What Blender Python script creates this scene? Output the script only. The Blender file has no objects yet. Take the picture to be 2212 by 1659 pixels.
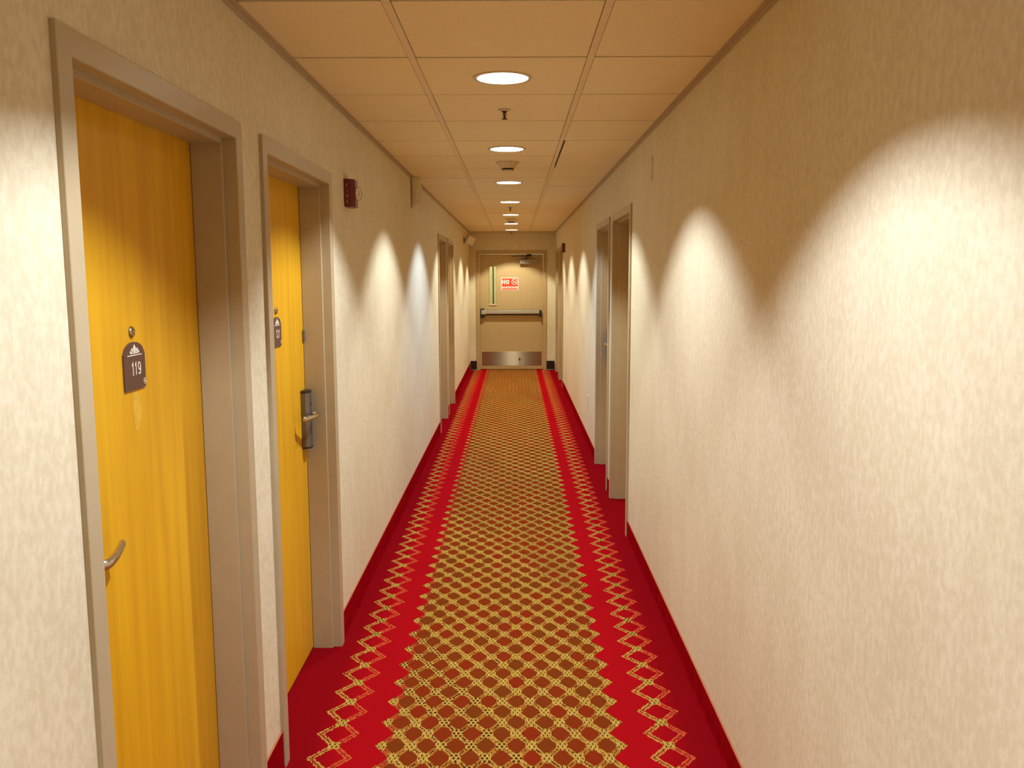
import bpy, bmesh, math, random
from mathutils import Vector, Matrix

random.seed(7)
SC = bpy.context.scene
COL = SC.collection
PI = math.pi

# ------------------------------------------------------------------ camera
cam_d = bpy.data.cameras.new('camera')
cam_d.sensor_fit = 'HORIZONTAL'
cam_d.sensor_width = 36.0
cam_d.lens = 36.0 * 1859.3 / 2212.0
cam_d.clip_start = 0.05
cam_d.clip_end = 100
cam = bpy.data.objects.new('camera', cam_d)
COL.objects.link(cam)
PITCH, YAW, ROLL, CAMZ = 0.1251, -0.0031, -0.0029, 1.665
cam.matrix_world = (Matrix.Translation((0, 0, CAMZ)) @ Matrix.Rotation(-YAW, 4, 'Z')
                    @ Matrix.Rotation(PI / 2 - PITCH, 4, 'X') @ Matrix.Rotation(ROLL, 4, 'Z'))
SC.camera = cam

# ------------------------------------------------------------------ world / exposure
w = bpy.data.worlds.new('world')
SC.world = w
w.use_nodes = True
w.node_tree.nodes['Background'].inputs[0].default_value = (0.02, 0.015, 0.01, 1)
w.node_tree.nodes['Background'].inputs[1].default_value = 0.1
vs = SC.view_settings
vs.view_transform = 'Standard'
vs.look = 'None'
vs.exposure = 0.06
vs.gamma = 1.0
vs.use_curve_mapping = False
SC.cycles.max_bounces = 8
SC.cycles.diffuse_bounces = 4
SC.cycles.glossy_bounces = 3
SC.cycles.transmission_bounces = 3
SC.cycles.transparent_max_bounces = 6
SC.cycles.sample_clamp_indirect = 6.0
SC.cycles.adaptive_threshold = 0.02
SC.cycles.caustics_reflective = False
SC.cycles.caustics_refractive = False

LAMP_POWER = 26.5        # each recessed downlight

# ------------------------------------------------------------------ dimensions
XL, XR = -0.796, 0.724       # wall faces
H = 2.4286                   # ceiling
YB, YE = -3.9, 15.28         # corridor ends
T = 0.63                     # ceiling module
Y0 = 2.5225                  # a tile joint
TL = -0.3588                 # left runner
XC = TL + T / 2              # centre line of the middle tile row
PROUD = 0.012                # frames stand this far off the wall
FT = 2.104                   # top of frames

# ------------------------------------------------------------------ node helpers
class S:
    """a scalar socket with arithmetic"""
    def __init__(s, nt, sock): s.nt, s.k = nt, sock
    def op(s, o, b=None, c=None):
        n = s.nt.nodes.new('ShaderNodeMath'); n.operation = o
        s.nt.links.new(s.k, n.inputs[0])
        for i, v in ((1, b), (2, c)):
            if v is None: continue
            if isinstance(v, S): s.nt.links.new(v.k, n.inputs[i])
            else: n.inputs[i].default_value = v
        return S(s.nt, n.outputs[0])
    def __add__(s, b): return s.op('ADD', b)
    def __sub__(s, b): return s.op('SUBTRACT', b)
    def __mul__(s, b): return s.op('MULTIPLY', b)
    def __truediv__(s, b): return s.op('DIVIDE', b)
    def abs(s): return s.op('ABSOLUTE')
    def round(s): return s.op('ROUND')
    def floor(s): return s.op('FLOOR')
    def fract(s): return s.op('FRACT')
    def lt(s, b): return s.op('LESS_THAN', b)
    def gt(s, b): return s.op('GREATER_THAN', b)
    def max(s, b): return s.op('MAXIMUM', b)
    def min(s, b): return s.op('MINIMUM', b)
    def snap(s, b): return s.op('SNAP', b)
    def inv(s): return (s * -1.0) + 1.0

def new_mat(name):
    m = bpy.data.materials.new(name)
    m.use_nodes = True
    nt = m.node_tree
    return m, nt, nt.nodes['Principled BSDF']

def mixc(nt, fac, a, b):
    n = nt.nodes.new('ShaderNodeMix'); n.data_type = 'RGBA'
    if isinstance(fac, S): nt.links.new(fac.k, n.inputs[0])
    else: n.inputs[0].default_value = fac
    for i, v in ((6, a), (7, b)):
        if isinstance(v, tuple): n.inputs[i].default_value = (*v[:3], 1)
        else: nt.links.new(v, n.inputs[i])
    return n.outputs[2]

def coords(nt, scale=(1, 1, 1), loc=(0, 0, 0)):
    tc = nt.nodes.new('ShaderNodeTexCoord')
    mp = nt.nodes.new('ShaderNodeMapping')
    mp.inputs['Scale'].default_value = scale
    mp.inputs['Location'].default_value = loc
    nt.links.new(tc.outputs['Object'], mp.inputs[0])
    return mp.outputs[0]

def noise(nt, vec, scale, detail=4, rough=0.55):
    n = nt.nodes.new('ShaderNodeTexNoise')
    n.inputs['Scale'].default_value = scale
    n.inputs['Detail'].default_value = detail
    n.inputs['Roughness'].default_value = rough
    nt.links.new(vec, n.inputs['Vector'])
    return S(nt, n.outputs[0])

def ramp(nt, s, lo, hi):
    n = nt.nodes.new('ShaderNodeMapRange')
    n.inputs[1].default_value = lo; n.inputs[2].default_value = hi
    nt.links.new(s.k, n.inputs[0])
    return S(nt, n.outputs[0])

def bump(nt, b, s, strength, dist):
    n = nt.nodes.new('ShaderNodeBump')
    n.inputs['Strength'].default_value = strength
    n.inputs['Distance'].default_value = dist
    nt.links.new(s.k, n.inputs['Height'])
    nt.links.new(n.outputs[0], b.inputs['Normal'])

def plain(name, col, rough=0.5, metal=0.0, var=0.12, nscale=30, spec=0.5):
    m, nt, b = new_mat(name)
    f = noise(nt, coords(nt), nscale, 1)
    dark = tuple(c * (1 - var) for c in col)
    lite = tuple(min(1, c * (1 + var)) for c in col)
    nt.links.new(mixc(nt, f, dark, lite), b.inputs['Base Color'])
    b.inputs['Roughness'].default_value = rough
    b.inputs['Metallic'].default_value = metal
    b.inputs['Specular IOR Level'].default_value = spec
    return m

# ------------------------------------------------------------------ materials
def wallpaper():
    m, nt, b = new_mat('wallpaper')
    n1 = noise(nt, coords(nt, (1, 1, 0.66)), 58, 5, 0.66)
    n2 = noise(nt, coords(nt, (1, 1, 0.55), (3, 7, 2)), 9, 2, 0.6)
    f = ramp(nt, n1 * 0.80 + n2 * 0.28, 0.46, 0.64)
    c = mixc(nt, f, (0.68, 0.588, 0.395), (0.77, 0.685, 0.49))
    nt.links.new(c, b.inputs['Base Color'])
    b.inputs['Roughness'].default_value = 0.62
    b.inputs['Specular IOR Level'].default_value = 0.25
    return m

def tile_mat():
    m, nt, b = new_mat('acoustic_tile')
    n1 = noise(nt, coords(nt), 190, 2, 0.5)
    n2 = noise(nt, coords(nt), 7, 3, 0.5)
    speck = ramp(nt, n1, 0.64, 0.72)
    base = mixc(nt, n2, (0.83, 0.70, 0.42), (0.88, 0.76, 0.48))
    c = mixc(nt, speck, base, (0.58, 0.44, 0.22))
    nt.links.new(c, b.inputs['Base Color'])
    b.inputs['Roughness'].default_value = 0.9
    b.inputs['Specular IOR Level'].default_value = 0.1
    return m

def wood_mat():
    m, nt, b = new_mat('maple_veneer')
    g1 = noise(nt, coords(nt, (1, 1, 0.045)), 26, 4, 0.55)
    g2 = noise(nt, coords(nt, (1, 1, 0.02)), 160, 3, 0.6)
    g3 = noise(nt, coords(nt, (1, 1, 0.35)), 5, 3, 0.5)
    f = ramp(nt, g1 * 0.6 + g2 * 0.2 + g3 * 0.3, 0.38, 0.72)
    c = mixc(nt, f, (0.62, 0.30, 0.008), (0.78, 0.43, 0.012))
    nt.links.new(c, b.inputs['Base Color'])
    b.inputs['Roughness'].default_value = 0.42
    b.inputs['Specular IOR Level'].default_value = 0.25
    return m

def carpet_mat():
    m, nt, b = new_mat('patterned_carpet')
    tc = nt.nodes.new('ShaderNodeTexCoord')
    sp = nt.nodes.new('ShaderNodeSeparateXYZ')
    nt.links.new(tc.outputs['Object'], sp.inputs[0])
    X, Y = S(nt, sp.outputs[0]), S(nt, sp.outputs[1])
    A, B = 0.054, 0.0804
    jit = noise(nt, coords(nt), 9, 2)
    xs = (X + 0.053 + (jit - 0.5) * 0.006).snap(0.0042)
    ys = (Y - 2.7256 + (jit - 0.5) * 0.008).snap(0.0062)
    u, v = xs / A, ys / B
    p, q = (u + v) * 0.5, (u - v) * 0.5
    ps, qs = p - p.round(), q - q.round()
    dp, dq = ps.abs(), qs.abs()
    du, dv = (ps + qs).abs(), (ps - qs).abs()
    # per-stitch random value
    wn = nt.nodes.new('ShaderNodeTexWhiteNoise'); wn.noise_dimensions = '2D'
    cb = nt.nodes.new('ShaderNodeCombineXYZ')
    nt.links.new(xs.k, cb.inputs[0]); nt.links.new(ys.k, cb.inputs[1])
    nt.links.new(cb.outputs[0], wn.inputs['Vector'])
    st = S(nt, wn.outputs[0])
    # per-diamond random value
    wd = nt.nodes.new('ShaderNodeTexWhiteNoise'); wd.noise_dimensions = '2D'
    cd = nt.nodes.new('ShaderNodeCombineXYZ')
    nt.links.new(p.floor().k, cd.inputs[0]); nt.links.new(q.floor().k, cd.inputs[1])
    nt.links.new(cd.outputs[0], wd.inputs['Vector'])
    dm = S(nt, wd.outputs[0])
    even = (v * 0.5 - (v * 0.5).round()).abs() * 2.0       # 0 on even rows, 1 on odd rows
    inside = (u.abs() + even).lt(8.35)
    lmin = dp.min(dq)
    line = lmin.lt(0.128)
    core = lmin.lt(0.032) * st.gt(0.50)
    node = (du.max(dv) + du.min(dv) * 0.25).lt(0.405)
    row = (ys / 0.0186).floor()
    dots = (xs / 0.0168 + row * 0.5 + 0.02).fract().lt(0.27) * (ys / 0.0186 + 0.02).fract().lt(0.36)
    gold_hi, gold_lo = (0.47, 0.31, 0.065), (0.29, 0.150, 0.020)
    rust = (0.29, 0.105, 0.016)
    red, red2 = (0.36, 0.0035, 0.0070), (0.29, 0.0035, 0.0060)
    dark = (0.055, 0.012, 0.006)
    big = noise(nt, coords(nt, (1, 0.5, 1)), 3.0, 3)
    ground = mixc(nt, big, red2, red)
    ground = mixc(nt, st * 0.10, ground, dark)
    # the strip along the walls is blended to a deeper red, with an uneven edge
    wallside = ramp(nt, (X + 0.053).abs() + (big - 0.5) * 0.12, 0.56, 0.68)
    ground = mixc(nt, wallside * 0.60, ground, (0.13, 0.002, 0.004))
    dia = mixc(nt, dm * 0.8 + st * 0.2, (0.135, 0.034, 0.005), (0.195, 0.018, 0.005))
    goldc = mixc(nt, st, gold_lo, gold_hi)
    # one diagonal of the lattice is woven paler than the other
    pale = dp.lt(0.128)
    linec = mixc(nt, pale * 0.55 + st * 0.35, rust, goldc)
    edge = u.lt(-7.2)
    linec = mixc(nt, edge * 0.8, linec, (0.36, 0.035, 0.014))
    linec = mixc(nt, core, linec, dark)
    nodec = mixc(nt, dots, goldc, dark)
    field = mixc(nt, line * st.gt(0.10), dia, linec)
    field = mixc(nt, node, field, nodec)
    # left-most points of the lattice are woven in red
    # border chain
    ax = xs.abs()
    c = (ax - 0.598) / 0.066
    sgn = xs.op('SIGN')
    cs = c * sgn
    near = c.abs().lt(1.25)
    cl = (c.abs() - even).abs().lt(0.22) * st.gt(0.12)
    cc = (c.abs() - even).abs().lt(0.06)
    cnode = c.abs().max(even).lt(0.30)
    left = cs.lt(0.0)
    chain = mixc(nt, left * 0.75 + 0.12, (0.50, 0.055, 0.020), goldc)
    chain = mixc(nt, cc, chain, (0.20, 0.02, 0.01))
    chain_nd = mixc(nt, dots, goldc, dark)
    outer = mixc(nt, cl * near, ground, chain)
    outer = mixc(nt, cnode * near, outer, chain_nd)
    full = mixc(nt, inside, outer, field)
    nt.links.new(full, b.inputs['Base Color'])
    b.inputs['Roughness'].default_value = 0.95
    b.inputs['Specular IOR Level'].default_value = 0.0
    return m

def glass_mat(name, tint=(0.95, 0.97, 0.95), ior=1.5):
    m, nt, b = new_mat(name)
    nt.nodes.remove(b)
    out = nt.nodes['Material Output']
    tr = nt.nodes.new('ShaderNodeBsdfTransparent'); tr.inputs[0].default_value = (*tint, 1)
    gl = nt.nodes.new('ShaderNodeBsdfGlossy'); gl.inputs[1].default_value = 0.03
    fr = nt.nodes.new('ShaderNodeFresnel'); fr.inputs[0].default_value = ior
    mx = nt.nodes.new('ShaderNodeMixShader')
    nt.links.new(fr.outputs[0], mx.inputs[0])
    nt.links.new(tr.outputs[0], mx.inputs[1]); nt.links.new(gl.outputs[0], mx.inputs[2])
    nt.links.new(mx.outputs[0], out.inputs[0])
    return m

def brushed(name, col, rough, aniso):
    m, nt, b = new_mat(name)
    f = noise(nt, coords(nt, (0.03, 1, 1)), 300, 3)
    nt.links.new(mixc(nt, f, tuple(c * .85 for c in col), col), b.inputs['Base Color'])
    b.inputs['Metallic'].default_value = 1.0
    b.inputs['Roughness'].default_value = rough
    b.inputs['Anisotropic'].default_value = aniso
    b.inputs['Anisotropic Rotation'].default_value = 0.25
    tg = nt.nodes.new('ShaderNodeTangent'); tg.direction_type = 'RADIAL'; tg.axis = 'Z'
    nt.links.new(tg.outputs[0], b.inputs['Tangent'])
    return m

M = {}
M['wallpaper'] = wallpaper()
M['tile'] = tile_mat()
M['grid'] = plain('grid_enamel', (0.76, 0.62, 0.36), 0.5)
M['tee'] = plain('tee_brown', (0.16, 0.10, 0.05), 0.7)
M['plenum'] = plain('dark_plenum', (0.05, 0.04, 0.03), 0.9)
M['angle'] = plain('wall_angle', (0.50, 0.40, 0.25), 0.55)
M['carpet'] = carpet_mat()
M['carpet_base'] = plain('carpet_base_red', (0.28, 0.0025, 0.006), 0.95, var=0.35, nscale=14, spec=0.0)
M['base_edge'] = plain('base_binding', (0.42, 0.13, 0.04), 0.9)
M['vinyl'] = plain('black_vinyl', (0.010, 0.007, 0.007), 0.45)
M['frame'] = plain('taupe_frame_paint', (0.47, 0.375, 0.225), 0.34, var=0.06, nscale=18)
M['wood'] = wood_mat()
M['tan_door'] = plain('tan_door_paint', (0.50, 0.36, 0.165), 0.5, var=0.06, nscale=25)
M['tan_frame'] = plain('tan_frame_paint', (0.47, 0.33, 0.145), 0.45, var=0.06, nscale=25)
M['plaque'] = plain('brown_plaque', (0.105, 0.045, 0.026), 0.45)
M['ivory'] = plain('ivory_print', (0.80, 0.72, 0.58), 0.5, var=0.03)
M['gunmetal'] = plain('bronze_grey_metal', (0.20, 0.17, 0.14), 0.42, 0.75)
M['black'] = plain('black_plastic', (0.012, 0.010, 0.010), 0.4)
M['nickel'] = plain('satin_nickel', (0.62, 0.57, 0.47), 0.26, 1.0, var=0.05)
M['brass'] = plain('aged_brass', (0.45, 0.36, 0.20), 0.28, 1.0)
M['steel'] = brushed('brushed_steel', (0.38, 0.30, 0.20), 0.30, 1.0)
M['alu'] = plain('bar_aluminium', (0.55, 0.52, 0.43), 0.35, 0.6, var=0.05)
M['dark_steel'] = plain('dark_hardware', (0.035, 0.030, 0.026), 0.45, 0.5)
M['closer'] = plain('closer_paint', (0.34, 0.30, 0.21), 0.45, 0.3)
M['sign_red'] = plain('sign_red', (0.78, 0.055, 0.016), 0.5, var=0.04)
M['sign_white'] = plain('sign_white', (0.85, 0.78, 0.66), 0.5, var=0.03)
M['fire_red'] = plain('strobe_red', (0.14, 0.006, 0.008), 0.38, var=0.06)
M['fire_text'] = plain('strobe_letters', (0.45, 0.20, 0.17), 0.5, var=0.05)
M['glass'] = glass_mat('clear_glass')
M['lens'] = glass_mat('clear_lens', (0.98, 0.96, 0.92), 1.10)
M['trim'] = plain('light_trim', (0.62, 0.50, 0.30), 0.45, var=0.04)
M['reflector'] = plain('can_reflector', (0.16, 0.14, 0.11), 0.35, var=0.03)
M['cream'] = plain('cream_plastic', (0.66, 0.52, 0.30), 0.5, var=0.05)
M['bronze'] = plain('dark_bronze', (0.07, 0.035, 0.02), 0.4, 0.7)
M['olive'] = plain('olive_post', (0.15, 0.11, 0.03), 0.5)
M['stair'] = plain('stair_paint', (0.68, 0.66, 0.45), 0.7)
M['residue'] = plain('pale_residue', (0.74, 0.43, 0.035), 0.5, var=0.15, nscale=60)
M['scratch'] = plain('dark_scratch', (0.36, 0.12, 0.015), 0.5)

def emit_mat(name, col, strength):
    m, nt, b = new_mat(name)
    b.inputs['Base Color'].default_value = (0.9, 0.88, 0.8, 1)
    b.inputs['Emission Color'].default_value = (*col, 1)
    b.inputs['Emission Strength'].default_value = strength
    m.cycles.emission_sampling = 'NONE'
    return m
M['bulb'] = emit_mat('lit_bulb', (1.0, 0.93, 0.80), 12.0)

# ------------------------------------------------------------------ mesh helpers
def obj(name, bm, mat, parent=None, smooth=False, recalc=True):
    if recalc:
        bmesh.ops.recalc_face_normals(bm, faces=bm.faces[:])
    me = bpy.data.meshes.new(name)
    bm.to_mesh(me); bm.free()
    if mat is not None: me.materials.append(M[mat])
    if smooth:
        for f in me.polygons: f.use_smooth = True
    o = bpy.data.objects.new(name, me)
    COL.objects.link(o)
    if parent is not None:
        o.parent = parent
        o.matrix_parent_inverse = Matrix.Translation(-Vector(parent.location))
    return o

def share(name, me, loc, parent):
    o = bpy.data.objects.new(name, me)
    COL.objects.link(o); o.location = loc; o.parent = parent
    return o

def empty(name, loc, label=None, cat=None, group=None, kind=None):
    o = bpy.data.objects.new(name, None)
    COL.objects.link(o); o.location = loc; o.empty_display_size = 0.05
    return tag(o, label, cat, group, kind)

def tag(o, label=None, cat=None, group=None, kind=None):
    if label: o['label'] = label
    if cat: o['category'] = cat
    if group: o['group'] = group
    if kind: o['kind'] = kind
    return o

def box(bm, lo, hi, bev=0.0):
    x0, y0, z0 = lo; x1, y1, z1 = hi
    r = bmesh.ops.create_cube(bm, size=1.0)
    vs_ = r['verts']
    for v in vs_:
        v.co = Vector(((x0 + x1) / 2 + v.co.x * (x1 - x0), (y0 + y1) / 2 + v.co.y * (y1 - y0),
                       (z0 + z1) / 2 + v.co.z * (z1 - z0)))
    if bev > 0:
        es = list({e for v in vs_ for e in v.link_edges})
        bmesh.ops.bevel(bm, geom=es, offset=bev, segments=2, affect='EDGES', profile=0.5)
    return vs_

def boxm(lo, hi, bev=0.0):
    bm = bmesh.new()
    lo, hi = [min(a, b) for a, b in zip(lo, hi)], [max(a, b) for a, b in zip(lo, hi)]
    box(bm, lo, hi, bev)
    return bm

def prism(bm, pts, h0, h1, fn):
    """closed 2D outline pts=(a,b) extruded from h0 to h1; fn(a,b,h)->xyz"""
    a = [bm.verts.new(fn(x, y, h0)) for x, y in pts]
    b = [bm.verts.new(fn(x, y, h1)) for x, y in pts]
    n = len(pts)
    bm.faces.new(a); bm.faces.new(b[::-1])
    for i in range(n):
        bm.faces.new((a[i], a[(i + 1) % n], b[(i + 1) % n], b[i]))

def lathe(bm, prof, fn, n=32, cap=True):
    """prof=[(r,h)..] around an axis; fn(x,y,h)->xyz"""
    rings = []
    for r, h in prof:
        if r < 1e-6: rings.append([bm.verts.new(fn(0, 0, h))])
        else: rings.append([bm.verts.new(fn(r * math.cos(2 * PI * i / n), r * math.sin(2 * PI * i / n), h)) for i in range(n)])
    for A, B in zip(rings, rings[1:]):
        for i in range(n):
            j = (i + 1) % n
            if len(A) == 1 and len(B) == 1: continue
            if len(A) == 1: bm.faces.new((A[0], B[i], B[j]))
            elif len(B) == 1: bm.faces.new((A[i], A[j], B[0]))
            else: bm.faces.new((A[i], A[j], B[j], B[i]))
    if cap:
        if len(rings[0]) > 1: bm.faces.new(rings[0][::-1])
        if len(rings[-1]) > 1: bm.faces.new(rings[-1])

def tube(bm, pts, r, n=10, ry=None):
    """swept tube through points, elliptical when ry is given (ry along world z)"""
    ry = ry or r
    P = [Vector(p) for p in pts]
    rings = []
    for i, p in enumerate(P):
        d = (P[min(i + 1, len(P) - 1)] - P[max(i - 1, 0)]).normalized()
        up = Vector((0, 0, 1)) if abs(d.z) < 0.9 else Vector((0, 1, 0))
        s = d.cross(up).normalized(); t = s.cross(d).normalized()
        rings.append([bm.verts.new(p + s * r * math.cos(2 * PI * k / n) + t * ry * math.sin(2 * PI * k / n)) for k in range(n)])
    for A, B in zip(rings, rings[1:]):
        for k in range(n):
            bm.faces.new((A[k], A[(k + 1) % n], B[(k + 1) % n], B[k]))
    bm.faces.new(rings[0][::-1]); bm.faces.new(rings[-1])

def _arc(cx, cy, rx, ry, a0, a1, n=12):
    return [(cx + rx * math.cos(math.radians(a0 + (a1 - a0) * i / n)), cy + ry * math.sin(math.radians(a0 + (a1 - a0) * i / n))) for i in range(n + 1)]
GLYPH = {
    'N': [[(0, 0), (0, 1), (1, 0), (1, 1)]],
    'O': [_arc(.5, .5, .5, .5, 90, 450, 24)],
    'S': [_arc(.5, .75, .46, .25, 25, 270, 12) + _arc(.5, .25, .5, .25, 90, -155, 12)],
    'M': [[(0, 0), (0, 1), (.5, .12), (1, 1), (1, 0)]],
    'K': [[(0, 0), (0, 1)], [(1, 1), (0, .42)], [(.30, .58), (1, 0)]],
    'I': [[(.5, 0), (.5, 1)]],
    'G': [_arc(.5, .5, .5, .5, 42, 330, 20) + [(1, .45), (.58, .45)]],
    'F': [[(0, 0), (0, 1), (1, 1)], [(0, .52), (.8, .52)]],
    'R': [[(0, 0), (0, 1), (.62, 1)] + _arc(.62, .76, .38, .24, 90, -90, 10) + [(0, .52)], [(.55, .52), (1, 0)]],
    'E': [[(1, 0), (0, 0), (0, 1), (1, 1)], [(0, .52), (.85, .52)]],
    '1': [[(.12, .80), (.62, 1), (.62, 0)]],
    '2': [_arc(.5, .70, .46, .30, 170, -30, 14) + [(0, 0), (1, 0)]],
    '9': [_arc(.5, .68, .46, .32, 0, 360, 22), [(.96, .68), (.94, .42)] + _arc(.46, .30, .46, .30, 0, -130, 12)],
}
def text_bm(body, fn, height, stroke, widths, gap, depth=0.0006):
    """sans lettering as thin raised strokes centred on the origin; widths maps a letter to its width"""
    W_ = [widths.get(ch, widths['*']) for ch in body]
    total = sum(W_) + gap * (len(body) - 1)
    bm = bmesh.new()
    x = -total / 2
    hw = stroke / 2
    for ch, wd in zip(body, W_):
        for li, line in enumerate(GLYPH[ch]):
            P = [Vector((x + hw + a * (wd - stroke), -height / 2 + hw + b * (height - stroke))) for a, b in line]
            n = len(P)
            closed = (P[0] - P[-1]).length < 1e-6
            if closed: P = P[:-1]; n -= 1
            L, R = [], []
            for i in range(n):
                d0 = (P[i] - P[i - 1]).normalized() if (i > 0 or closed) else (P[1] - P[0]).normalized()
                d1 = (P[(i + 1) % n] - P[i]).normalized() if (i < n - 1 or closed) else d0
                n0, n1 = Vector((-d0.y, d0.x)), Vector((-d1.y, d1.x))
                m = (n0 + n1)
                m = m.normalized() if m.length > 1e-6 else n0
                k = hw / max(0.42, m.dot(n0))
                e = Vector((0, 0))
                if not closed and i == 0: e = -d1 * hw * 0.9
                if not closed and i == n - 1: e = d0 * hw * 0.9
                L.append(P[i] + m * k + e); R.append(P[i] - m * k + e)
            dep = depth * (1 + 0.35 * li)
            VL = [(bm.verts.new(fn(a.x, a.y, dep)), bm.verts.new(fn(a.x, a.y, 0))) for a in L]
            VR = [(bm.verts.new(fn(a.x, a.y, dep)), bm.verts.new(fn(a.x, a.y, 0))) for a in R]
            for i in range(n if closed else n - 1):
                q = (i + 1) % n
                bm.faces.new((VL[i][0], VL[q][0], VR[q][0], VR[i][0]))
                bm.faces.new((VL[i][1], VR[i][1], VR[q][1], VL[q][1]))
                bm.faces.new((VL[i][0], VL[i][1], VL[q][1], VL[q][0]))
                bm.faces.new((VR[i][0], VR[q][0], VR[q][1], VR[i][1]))
            if not closed:
                for i in (0, n - 1):
                    bm.faces.new((VL[i][0], VR[i][0], VR[i][1], VL[i][1]))
        x += wd + gap
    return bm

# ------------------------------------------------------------------ the setting
# openings: (y0, y1) of the frames' outer edges
LEFT_DOORS = [(1.535, 2.546), (2.752, 3.772), (9.04, 10.05), (10.24, 11.25)]
RIGHT_DOORS = [(5.365, 6.375), (6.56, 7.57), (12.81, 13.82), (14.01, 15.02)]
END_DOOR = (-0.674, 0.569)
FO = 0.020           # wall opening lies this far inside the frame's outer edge
WT = 0.20            # wall thickness

def wall_mesh(breaks, lo, hi, fn):
    bm = bmesh.new()
    y = lo
    def seg(a, b, z0, z1):
        pts = [(a, z0), (b, z0), (b, z1), (a, z1)]
        prism(bm, pts, 0.0, WT, fn)
    for a, b in breaks:
        a2, b2 = a + FO, b - FO
        seg(y, a2, 0, H + 0.12)
        seg(a2, b2, FT - FO, H + 0.12)
        y = b2
    seg(y, hi, 0, H + 0.12)
    return bm

tag(obj('wall_left', wall_mesh(LEFT_DOORS, YB, YE + WT, lambda a, z, h: (XL - h, a, z)), 'wallpaper'),
    'left corridor wall in mottled beige wallpaper', 'wall', kind='structure')
tag(obj('wall_right', wall_mesh(RIGHT_DOORS, YB, YE + WT, lambda a, z, h: (XR + h, a, z)), 'wallpaper'),
    'right corridor wall in mottled beige wallpaper', 'wall', kind='structure')
tag(obj('wall_end', wall_mesh([END_DOOR], XL, XR, lambda a, z, h: (a, YE + h, z)), 'wallpaper'),
    'narrow wall around the door at the far end of the corridor', 'wall', kind='structure')
tag(obj('wall_back', boxm((XL, YB - WT, 0), (XR, YB, H + 0.12)), 'wallpaper'),
    'wall closing the corridor behind the viewer', 'wall', kind='structure')
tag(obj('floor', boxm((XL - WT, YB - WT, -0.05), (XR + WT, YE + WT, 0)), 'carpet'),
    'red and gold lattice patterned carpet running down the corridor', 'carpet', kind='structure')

# --- ceiling: dark plenum lid carrying tiles and grid
ceil = tag(obj('ceiling', boxm((XL - 0.02, YB, H + 0.125), (XR + 0.02, YE, H + 0.145)), 'plenum'),
           'suspended ceiling of square cream acoustic tiles', 'ceiling', kind='structure')
TT = 0.018           # tile thickness
GAP = 0.0075
def tile_mesh(x0, x1, ly, hole=None, slit=0.0):
    bm = bmesh.new()
    x1 = x1 - slit
    if not hole:
        box(bm, (x0, 0, 0), (x1, ly, TT), 0.0015)
    else:
        n = 32
        cx, cy = hole[0], hole[1]; r = hole[2]
        # ring points on the square boundary matching circle angles
        inner, outer = [], []
        for i in range(n):
            a = 2 * PI * (i + 0.5) / n
            c, s = math.cos(a), math.sin(a)
            k = min(((x1 - cx) if c > 0 else (x0 - cx)) / c if abs(c) > 1e-6 else 9,
                    ((ly - cy) if s > 0 else (-cy)) / s if abs(s) > 1e-6 else 9)
            inner.append((cx + r * c, cy + r * s)); outer.append((cx + k * c, cy + k * s))
        # add the corners by moving the nearest boundary points onto them
        for X_, Y_ in ((x0, 0), (x1, 0), (x1, ly), (x0, ly)):
            j = min(range(n), key=lambda i: (outer[i][0] - X_) ** 2 + (outer[i][1] - Y_) ** 2)
            outer[j] = (X_, Y_)
        L = {}
        for z in (0, TT):
            L[z] = ([bm.verts.new((x, y, z)) for x, y in inner], [bm.verts.new((x, y, z)) for x, y in outer])
        for i in range(n):
            j = (i + 1) % n
            for z in (0, TT):
                bm.faces.new((L[z][0][i], L[z][0][j], L[z][1][j], L[z][1][i]))
            for k in (0, 1):
                bm.faces.new((L[0][k][i], L[0][k][j], L[TT][k][j], L[TT][k][i]))
    bmesh.ops.recalc_face_normals(bm, faces=bm.faces[:])
    me = bpy.data.meshes.new('ceiling_tile'); bm.to_mesh(me); bm.free()
    me.materials.append(M['tile'])
    return me

RW = 0.024           # runner width
cols = [(XL + 0.004, TL - RW / 2 - 0.0018), (TL + RW / 2 + 0.0018, TL + T - RW / 2 - 0.0018), (TL + T + RW / 2 + 0.0018, XR - 0.004)]
LY = T - 2 * GAP
HOLE_R = 0.104
meshes = [tile_mesh(cols[i][0] - cols[i][0], cols[i][1] - cols[i][0], LY) for i in range(3)]
cw = cols[1][1] - cols[1][0]
m_hole = tile_mesh(0, cw, LY, (XC - cols[1][0], LY / 2, HOLE_R))
m_slit = tile_mesh(0.010, cols[2][1] - cols[2][0], LY)
m_hole_end = tile_mesh(0, cw, LY, (XC - cols[1][0], 14.625 - (Y0 + 19 * T + GAP), HOLE_R))
LIGHT_K = [-8, -5, -2, 1, 4, 7, 10, 13, 16, 19]
k0 = -10
k = k0
while Y0 + k * T < YE - 0.02:
    y = Y0 + k * T + GAP
    for ci in range(3):
        me = meshes[ci]
        if ci == 1:
            if k in LIGHT_K: me = m_hole_end if k == 19 else m_hole
        if ci == 2 and k in (4, 5): me = m_slit
        if y + LY > YE:
            cut = YE - 0.004 - y
            me = tile_mesh(0, cols[ci][1] - cols[ci][0], cut)
        dz = random.uniform(0, 0.0015)
        o = share('ceiling_tile', me, (cols[ci][0], y, H + dz - (H + 0.135) + (H + 0.135)), ceil)
    # cross tee: narrow concealed strip above the joint
    k += 1
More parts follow.
